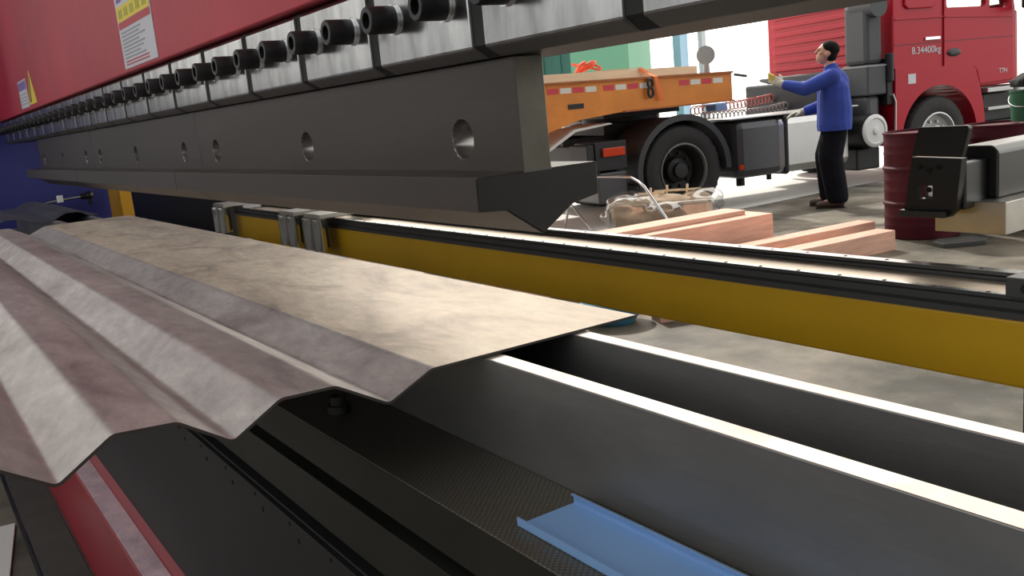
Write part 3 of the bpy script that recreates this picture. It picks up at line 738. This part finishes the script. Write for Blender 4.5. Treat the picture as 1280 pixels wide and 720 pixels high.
# fender
fen = [(3.07,.93),(3.07,1.365)]+[(4.32,1.325),(4.39,1.29),(4.43,1.2),(4.50,.95),(4.56,.62)]
n = 24
fen += [(3.79+.60*math.cos(a), .50+.60*math.sin(a)) for a in [.2+(PI-.35)*i/n for i in range(n+1)]]
fen += [(3.10,.50),(3.03,.50)]
# outline order: start at rear lower leg, up, forward, down, back through the arch
fpoly = [(3.07,.45),(3.07,1.365),(4.30,1.325),(4.39,1.28),(4.45,1.1),(4.52,.85),(4.56,.55),(4.41,.55)]
fpoly += [(3.79+.62*math.cos(a), .50+.62*math.sin(a)) for a in [.08+(PI-.14)*i/n for i in range(n+1)]]
fpoly += [(3.15,.45)]
fd = TB(MB().prism(fpoly,-.42,.02,'x'), 'front_fender', M['cab_red'], .012)
TB(MB().prism(fpoly,-2.32,-1.88,'x'), 'front_fender', M['cab_red'], .012)
MB().box(.02,.0235,3.27,3.39,1.17,1.285).build('white_sticker', M['white_paper'], fd, local=True)
stp = MB().box(-.5,.0,4.58,5.16,.35,.60).box(-.46,-.04,4.58,5.14,.60,.95)
TB(stp, 'step_box', M['chassis'], .02)
TB(MB().box(-.45,.02,4.60,5.05,.965,1.02), 'step_tread', M['rim_silver'], .006)
TB(MB().box(-.45,.01,4.62,5.05,.74,.78), 'step_tread', M['rim_silver'], .006)
TB(MB().prism([(5.17,.4),(5.17,1.05),(5.32,1.0),(5.36,.4)],-2.3,.0,'x'), 'bumper', M['cap_white'], .03)
TB(MB().prism([(5.14,1.06),(5.12,1.95),(5.17,1.95),(5.20,1.06)],-2.26,-.03,'x'), 'front_panel', M['cab_red'], .02)
g = MB().tube([(-.02,5.0,2.2),(.12,5.1,2.22),(.2,5.12,2.15)],.018)
mr = TB(g, 'mirror', M['black'])
MB().box(.08,.30,5.08,5.20,1.95,2.6).build('mirror_housing', M['chassis'], mr, local=True, bevel=.03)
# rear wall ribs, lower panels
for i in range(9):
    z = 1.50+.115*i
    pr = [(-2.18,z),(-2.12,z+.032),(-.50,z+.032),(-.46,z),(-.50,z-.032),(-2.12,z-.032)]
    MB().prism(pr, 3.045, 3.08, 'y').build('rear_rib', M['cab_red'], cab, local=True, bevel=.012)
TB(MB().prism([(-2.30,1.40),(-2.30,1.36),(-1.7,1.22),(-.35,1.18),(-.35,1.42)],2.90,3.065,'y'), 'rear_crossbeam', M['stack'], .02)
TB(MB().prism([(-2.25,.78),(-2.25,.96),(-1.70,1.20),(-1.40,1.20),(-1.85,.78)],2.98,3.06,'y'), 'lower_panel', M['cab_red'], .01)
TB(MB().prism([(-1.72,.80),(-1.50,1.10),(-1.42,1.08),(-1.62,.80)],2.93,2.97,'y'), 'bright_bracket', M['cap_white'], .005)
TB(MB().tube([(-2.3,2.7,1.46),(-2.45,2.6,1.50)],.02), 'wiper_arm', M['black'])
def coil(p0, p1, r, turns, wr, sag=.0):
    p0, p1 = Vector(p0), Vector(p1); d = (p1-p0); t = d.normalized(); u = t.orthogonal().normalized(); w = t.cross(u); n = turns*10
    return [p0+d*(i/n)+Vector((0,0,-sag*math.sin(PI*i/n)))+(u*math.cos(2*PI*i/10)+w*math.sin(2*PI*i/10))*r for i in range(n+1)]
TB(MB().tube(coil((-.9,.80,1.10),(-1.5,2.95,1.20),.05,30,.01,.03),.008,6), 'coiled_hose', M['hose_red'])
TB(MB().tube(coil((-.7,.80,1.04),(-1.2,2.95,1.12),.045,30,.01,.07),.008,6), 'coiled_hose', M['hose'])

# ---------------------------------------------------------------- trailer
tr = thing('trailer', 'orange gooseneck trailer with red and white reflector tape behind truck', 'trailer', TR, TZ)
def RB(mb, name, m, bevel=0., parent=None): return mb.build(name, m, parent or tr, bevel=bevel, local=True)
web = [(.74,1.20),(.74,1.49),(-6.5,1.62),(-9,1.1),(-9,.6),(-2.6,.72),(-2.0,.86),(-1.5,1.06),(-1.15,1.15),(-.64,1.19)]
for (x0,x1) in ((-.05,-.01),(-2.49,-2.45)):
    sb = RB(MB().prism(web,x0,x1,'x'), 'side_beam', M['orange'])
    xo0, xo1 = (x0-.04,x1+.03)
    MB().prism([(.745,1.485),(.745,1.505),(-6.5,1.635),(-6.5,1.615)],xo0,xo1,'x').build('top_flange', M['orange_dark'], sb, local=True)
    MB().prism([(.745,1.185),(.745,1.20),(-.64,1.20),(-.64,1.182)],xo0,xo1,'x').build('bottom_flange', M['orange_dark'], sb, local=True)
RB(MB().box(-2.46,-.04,.70,.735,1.20,1.50), 'front_plate', M['orange_dark'], .005)
RB(MB().prism([(.70,1.44),(.70,1.48),(-6.5,1.61),(-6.5,1.57)],-2.45,-.05,'x'), 'deck', M['orange_dark'])
RB(MB().box(-1.7,-.7,-.5,.5,1.12,1.20), 'king_plate', M['chassis'])
def topz(y): return 1.49-.018*(y-.74)
tapes = []
for y0 in (-1.50,-.86,.06):
    for i in range(4):
        ya = y0+.145*i; z = topz(ya)-.045
        RB(MB().prism([(ya,z-.055),(ya+.125,z-.057),(ya+.125,z-.002),(ya,z)],-.0105,-.0075,'x'), 'reflector_tape', M['tape_red'] if i%2==0 else M['tape_white'])
RB(MB().box(-.0105,-.004,-1.28,-1.10,1.265,1.315), 'nameplate', M['chassis'])
pr = [(-1.2,1.03),(-1.55,.84),(-1.58,.86),(-1.22,1.06),(-.80,1.09),(-.76,1.075)]
RB(MB().prism(pr,-.6,-.03,'x'), 'rear_guard', M['cap_white'], .01)
mk = thing('round_marker', 'round grey marker disc on short post at front of orange trailer', 'marker', TR, TZ)
def KB(mb, n_, m_, p_): return mb.build(n_, m_, p_, local=True)
KB(MB().cyl((-.12,.50,1.51),(-.12,.50,1.62),.035,.03), 'post', M['post_grey'], mk)
KB(MB().cyl((-.135,.505,1.70),(-.105,.485,1.70),.10,seg=24), 'disc', M['post_grey'], mk)
for j,(xa,xb,lab) in enumerate(((-.42,-.10,'pale deck timber along near edge of orange trailer'),(-.90,-.50,'pale deck timber lying second from near edge of orange trailer'))):
    t = thing('deck_timber', lab, 'timber', TR, TZ, 'timbers on the trailer deck')
    ya, yb = .36-.3*j, -5.5
    KB(MB().prism([(ya,topz(ya)+.016),(yb,topz(yb)+.016),(yb,topz(yb)+.10),(ya,topz(ya)+.10)],xa,xb,'x'), 'plank', M['timber_pale'], t)
cs_ = thing('cargo_strap', 'orange cargo strap tied over the deck timbers of the trailer', 'strap', TR, TZ)
g = MB()
def ribbon(pts, w):
    vs = []; fs = []
    for p in pts: vs += [(p[0],p[1]-w/2,p[2]),(p[0],p[1]+w/2,p[2]),(p[0]+.004,p[1]+w/2,p[2]+.004),(p[0]+.004,p[1]-w/2,p[2]+.004)]
    for i in range(len(pts)-1):
        for j in range(4): fs.append((i*4+j, i*4+(j+1)%4, i*4+4+(j+1)%4, i*4+4+j))
    fs += [(0,1,2,3),(len(vs)-4,len(vs)-3,len(vs)-2,len(vs)-1)]
    return MB().add(vs, fs)
KB(ribbon([(-1.2,-.95,1.632),(-.42,-.55,1.630),(-.095,-.36,1.622),(-.06,-.30,1.56),(.028,-.25,1.515),(.032,-.22,1.38),(.03,-.19,1.27)],.05), 'webbing', M['strap'], cs_)
KB(MB().tube([(.03,-.32+.03*math.cos(a),1.36+.05*math.sin(a)) for a in [2*PI*i/16 for i in range(17)]],.014).tube([(.03,-.32+.03*math.cos(a),1.45+.045*math.sin(a)) for a in [2*PI*i/16 for i in range(17)]],.014), 'ratchet', M['chassis'], cs_)
rp = []
for i in range(90):
    a = i*.55; rp.append((-.3+.12*math.sin(a*.7), -.98+.002*i+.07*math.cos(a), topz(-.9)+.165+.03*math.sin(a*1.31)+.02*math.cos(a*.4)))
rt = thing('red_rope', 'tangled red rope lying on the deck timbers of the trailer', 'rope', TR, TZ)
KB(MB().tube(rp,.012,6), 'coil', M['rope'], rt)

# ---------------------------------------------------------------- beyond the truck
ct = thing('green_container', 'teal green container standing far behind the orange trailer', 'container', (-19.05,14.2,0), math.radians(35))
w = MB().box(-5,1.0,-1.2,1.2,0,3.4)
w.build('box', M['teal'], ct, local=True)
for i in range(14):
    MB().box(-4.9+.42*i,-4.7+.42*i,-1.235,-1.2,.25,3.3).build('corrugation', M['teal'], ct, local=True)
MB().box(1.0,2.4,-1.2,1.2,0,3.4).build('end_panel', M['green_pale'], ct, local=True)
def post(x, y, r, m, lab, h=5):
    p = MB().box(-r,r,-r,r,0,h).box(-r*2,r*2,-r*2,r*2,0,.05).xf(Matrix.Translation((x,y,0)))
    return tag(p.build('post', m), lab, 'post')
post(-17.0,16.85,.13,M['post_blue'],'pale blue post standing behind the trailer beside green container')
post(-16.7,17.3,.07,M['post_grey'],'thin grey post behind trailer near the round marker', 6)

# ---------------------------------------------------------------- man (local: x ahead, y his left, z up)
fx = Vector((-.80,-.60,0)); rz = math.atan2(fx.y, fx.x)
man = thing('person', 'man in blue jacket and black trousers reaching up beside red truck', 'person', (-6.14,8.2,0), rz)
S = 1.0
def hand(mb, wrist, dirv, palmn, r=.010, curl=.5, sc=1., thumb=1):
    """palm, four fingers of different length with two bends, thumb from the side near the wrist"""
    d = Vector(dirv).normalized(); nrm = Vector(palmn).normalized(); nrm = (nrm-d*nrm.dot(d)).normalized(); s_ = d.cross(nrm)
    w = Vector(wrist)
    for i in range(4):
        off = (i-1.5)*.021*sc
        k = w+d*.088*sc+s_*off
        mb.cap(w+s_*off*.6, r*1.5, k, r*1.25, 10)
        L = (.075,.088,.082,.064)[i]*sc; p = k; a = 0
        for seg_ in (.45,.32,.23):
            a += curl*(.55 if seg_ > .4 else .8)
            q_ = p+(d*math.cos(a)+nrm*math.sin(a))*L*seg_*1.05
            mb.cap(p, r*1.0, q_, r*.88, 10); p = q_
    p = w+d*.025*sc-s_*.030*sc*thumb
    q_ = p+(d*.6-s_*.8*thumb+nrm*.35)*.04*sc; mb.cap(w+d*.01, r*1.4, p, r*1.3, 10); mb.cap(p, r*1.25, q_, r*1.1, 10)
    mb.cap(q_, r*1.1, q_+(d*.9-s_*.3*thumb+nrm*.4)*.034*sc, r*.95, 10)
hL, hR = Vector((.0,.10,.90)), Vector((.0,-.10,.90))
kL, kR = Vector((.035,.105,.48)), Vector((.07,-.115,.48))
aL, aR = Vector((-.02,.105,.085)), Vector((.05,-.13,.085))
shL, shR = Vector((-.015,.185,1.345)), Vector((.0,-.185,1.345))
elL, wrL = Vector((.255,.225,1.245)), Vector((.475,.17,1.315))
elR, wrR = Vector((.06,-.26,1.06)), Vector((.29,-.20,1.005))
neck = Vector((.0,0,1.40)); head = Vector((.035,0,1.585))
def ell(mb, c, r, s3, tilt=0.):
    t = MB().ball((0,0,0), r, 20, 0, s3); t.xf(Matrix.Translation(c) @ Matrix.Rotation(tilt,4,'Y')); mb.add(t.v, t.f, 0, True)
bd_ = MB()
bd_.chain([((0,0,.93),.115),((.0,0,1.10),.105),((0,0,1.28),.115)])
for s_ in (1,-1): bd_.cap((0,s_*.06,.93),.10,(0,s_*.07,1.25),.09)
for h_,k_,a_ in ((hL,kL,aL),(hR,kR,aR)):
    bd_.chain([(h_,.085),(k_,.055),(a_,.04)]); bd_.cap(a_,.04,a_+Vector((.15,0,-.045)),.028)
for s_,e_,w_ in ((shL,elL,wrL),(shR,elR,wrR)):
    bd_.chain([(s_,.055),(e_,.042),(w_,.029)])
bd_.cap((0,0,1.30),.07,(.005,0,1.47),.056); bd_.cap(shL,.055,(0,0,1.36),.07); bd_.cap(shR,.055,(0,0,1.36),.07)
TI = -.28                                 # chin up
hm = Matrix.Translation(head) @ Matrix.Rotation(TI,4,'Y')
hd = MB()
ell(hd, Vector((-.01,0,.025)), .1, (.98,.76,.92)); ell(hd, Vector((.025,0,-.035)), .08, (.80,.72,1.05))
ell(hd, Vector((.062,0,-.078)), .03, (.9,1.0,.75))                       # chin
hd.cap((.088,0,.018),.010,(.108,0,-.018),.0135,12)                          # nose
ell(hd, Vector((.082,0,.03)), .022, (.6,2.4,.5))                            # brow
ell(hd, Vector((.086,0,-.05)), .014, (.7,1.7,.45)); ell(hd, Vector((.082,0,-.062)), .013, (.7,1.5,.45))   # lips
for s_ in (1,-1):
    ell(hd, Vector((-.012,s_*.078,-.01)), .03, (.75,.32,1.1))               # ears
    ell(hd, Vector((.055,s_*.04,-.012)), .026, (.8,.8,.8))                  # cheekbones
hd.xf(hm); bd_.add(hd.v, hd.f, 0, True)
dL = (wrL-elL).normalized()+Vector((0,0,.28)); dR = Vector((1,.1,-.1))
hand(bd_, wrL, dL, (0,-1,-.2), .0085, .55); hand(bd_, wrR, dR, (0,0,-1), .0085, .45, 1., -1)
remesh(bd_.build('body', M['skin'], man, local=True), .0065, 3)
ey = MB()
for s_ in (1,-1): ey.ball((.083,s_*.031,.012),.009,10)
ey.xf(hm); ey.build('eyes', M['black'], man, local=True)
hr = MB()
ell(hr, Vector((-.022,0,.045)), .1, (.98,.83,.84)); ell(hr, Vector((-.055,0,-.015)), .07, (.78,1.02,1.1))
hr.xf(hm)
ho = remesh(hr.build('hair', M['hair'], man, local=True), .008, 2)
# jacket: loose, collar, hem at hip height
jk = MB()
for s_ in (1,-1):
    jk.chain([((-.03,s_*.088,.84),.168),((-.035,s_*.075,1.0),.168),((-.03,s_*.08,1.2),.150),((-.015,s_*.10,1.34),.085)])
jk.cap((-.02,0,.845),.175,(-.02,0,1.27),.16)
jk.chain([(shL,.085),(elL,.072),(wrL-(wrL-elL).normalized()*.04,.052)]); jk.chain([(shR,.085),(elR,.072),(wrR-(wrR-elR).normalized()*.04,.052)])
jk.cap((-.01,0,1.36),.095,(-.005,0,1.425),.074)
jo = remesh(jk.build('jacket', M['jacket'], man, local=True), .011, 4)
# square off the hem
bm = bmesh.new(); bm.from_mesh(jo.data)
for v in bm.verts:
    if v.co.z < .80: v.co.z = .80
bm.to_mesh(jo.data); bm.free()
tu = MB()
for h_,k_,a_ in ((hL,kL,aL),(hR,kR,aR)):
    tu.chain([(h_+Vector((-.02,-.01 if h_.y > 0 else .01,-.11)),.130),(k_+Vector((-.01,0,.05)),.125),(a_+Vector((-.015,0,.03)),.112)])
tu.cap((-.02,.03,.90),.125,(-.02,-.03,.90),.125)
to = remesh(tu.build('trousers', M['trousers'], man, local=True), .011, 4)
bm = bmesh.new(); bm.from_mesh(to.data)
for v in bm.verts:
    if v.co.z < .055: v.co.z = .055
bm.to_mesh(to.data); bm.free()
for a_ in (aL,aR):
    sh = MB()
    sh.chain([((a_.x-.045,a_.y,.047),.046),((a_.x+.06,a_.y,.046),.045),((a_.x+.17,a_.y,.036),.035)])
    for v in range(len(sh.v)): 
        x_,y_,z_ = sh.v[v]; sh.v[v] = (x_,y_,max(z_,.012))
    so = remesh(sh.build('shoe', M['shoe'], man, local=True), .008, 2)
    MB().box(a_.x-.09,a_.x+.205,a_.y-.045,a_.y+.045,.0,.014).build('sole', M['black'], so, local=True, bevel=.012)
gl = MB(); hand(gl, wrL, dL, (0,-1,-.2), .0125, .55); gl.cap(wrL-(wrL-elL).normalized()*.05,.043,wrL+Vector(dL).normalized()*.02,.036)
remesh(gl.build('glove', M['glove'], man, local=True), .006, 2)
dn = Vector(dL).normalized()
gp = MB()
for i in range(4):
    p = wrL+dn*.10+Vector((0,0,(i-1.5)*.024)); gp.cap(p, .0165, p+dn*.055+Vector((0,-.02,0)), .0155, 10)
remesh(gp.build('glove_fingers', M['glove_yellow'], man, local=True), .006, 2)
gl = MB(); hand(gl, wrR, dR, (0,0,-1), .0125, .45, 1., -1); gl.cap(wrR-(wrR-elR).normalized()*.05,.042,wrR+Vector(dR).normalized()*.02,.036)
remesh(gl.build('glove', M['glove'], man, local=True), .006, 2)

# ---------------------------------------------------------------- light, camera, view
wd = bpy.data.worlds.new('sky'); sc.world = wd; wd.use_nodes = True
bgn = wd.node_tree.nodes['Background']; bgn.inputs[0].default_value = (1.0,.985,.95,1); bgn.inputs[1].default_value = 1.7
wn = wd.node_tree; tcw = wn.nodes.new('ShaderNodeTexCoord'); dot = wn.nodes.new('ShaderNodeVectorMath'); dot.operation = 'DOT_PRODUCT'
dot.inputs[1].default_value = Vector((-.72,.62,.25)).normalized(); wn.links.new(tcw.outputs['Generated'], dot.inputs[0])
mrw = wn.nodes.new('ShaderNodeMapRange'); mrw.inputs['From Min'].default_value = -1; mrw.inputs['From Max'].default_value = 1
mrw.inputs['To Min'].default_value = 1.1; mrw.inputs['To Max'].default_value = 2.8
mxw = wn.nodes.new('ShaderNodeMix'); mxw.data_type = 'RGBA'; mxw.inputs['A'].default_value = (.93,.96,1,1); mxw.inputs['B'].default_value = (1,.95,.85,1)
fcw = wn.nodes.new('ShaderNodeMapRange'); fcw.inputs['From Min'].default_value = -1
wn.links.new(dot.outputs['Value'], fcw.inputs['Value']); wn.links.new(fcw.outputs['Result'], mxw.inputs['Factor']); wn.links.new(mxw.outputs['Result'], bgn.inputs[0])
wn.links.new(dot.outputs['Value'], mrw.inputs['Value']); wn.links.new(mrw.outputs['Result'], bgn.inputs[1])
sun = bpy.data.lights.new('sun','SUN'); sun.energy = 4; sun.angle = math.radians(2); sun.color = (1,.96,.88)
so = bpy.data.objects.new('sun', sun); C.objects.link(so)
so.rotation_euler = Vector((.78,-.30,-.72)).to_track_quat('-Z','Y').to_euler()
cd = bpy.data.cameras.new('camera'); cam = bpy.data.objects.new('camera', cd); C.objects.link(cam)
yaw, pit, rol = 0.988892141, 0.194235936, -0.0953022892
fw = Vector((-math.sin(yaw)*math.cos(pit), math.cos(yaw)*math.cos(pit), -math.sin(pit)))
r = fw.cross(Vector((0,0,1))).normalized(); u = r.cross(fw)
r2 = r*math.cos(rol)+u*math.sin(rol); u2 = -r*math.sin(rol)+u*math.cos(rol)
m4 = Matrix((r2,u2,-fw)).transposed().to_4x4(); m4.translation = (0,0,H)
cam.matrix_world = m4
cd.sensor_width = 36; cd.lens = 1147.7475/1280*36; cd.clip_start = .02; cd.clip_end = 300
sc.camera = cam
sc.view_settings.view_transform = 'Standard'; sc.view_settings.look = 'None'; sc.view_settings.gamma = 1; sc.view_settings.use_curve_mapping = False
sc.view_settings.exposure = 0.0
for o in bpy.data.objects:
    if '_base' in o: del o['_base']
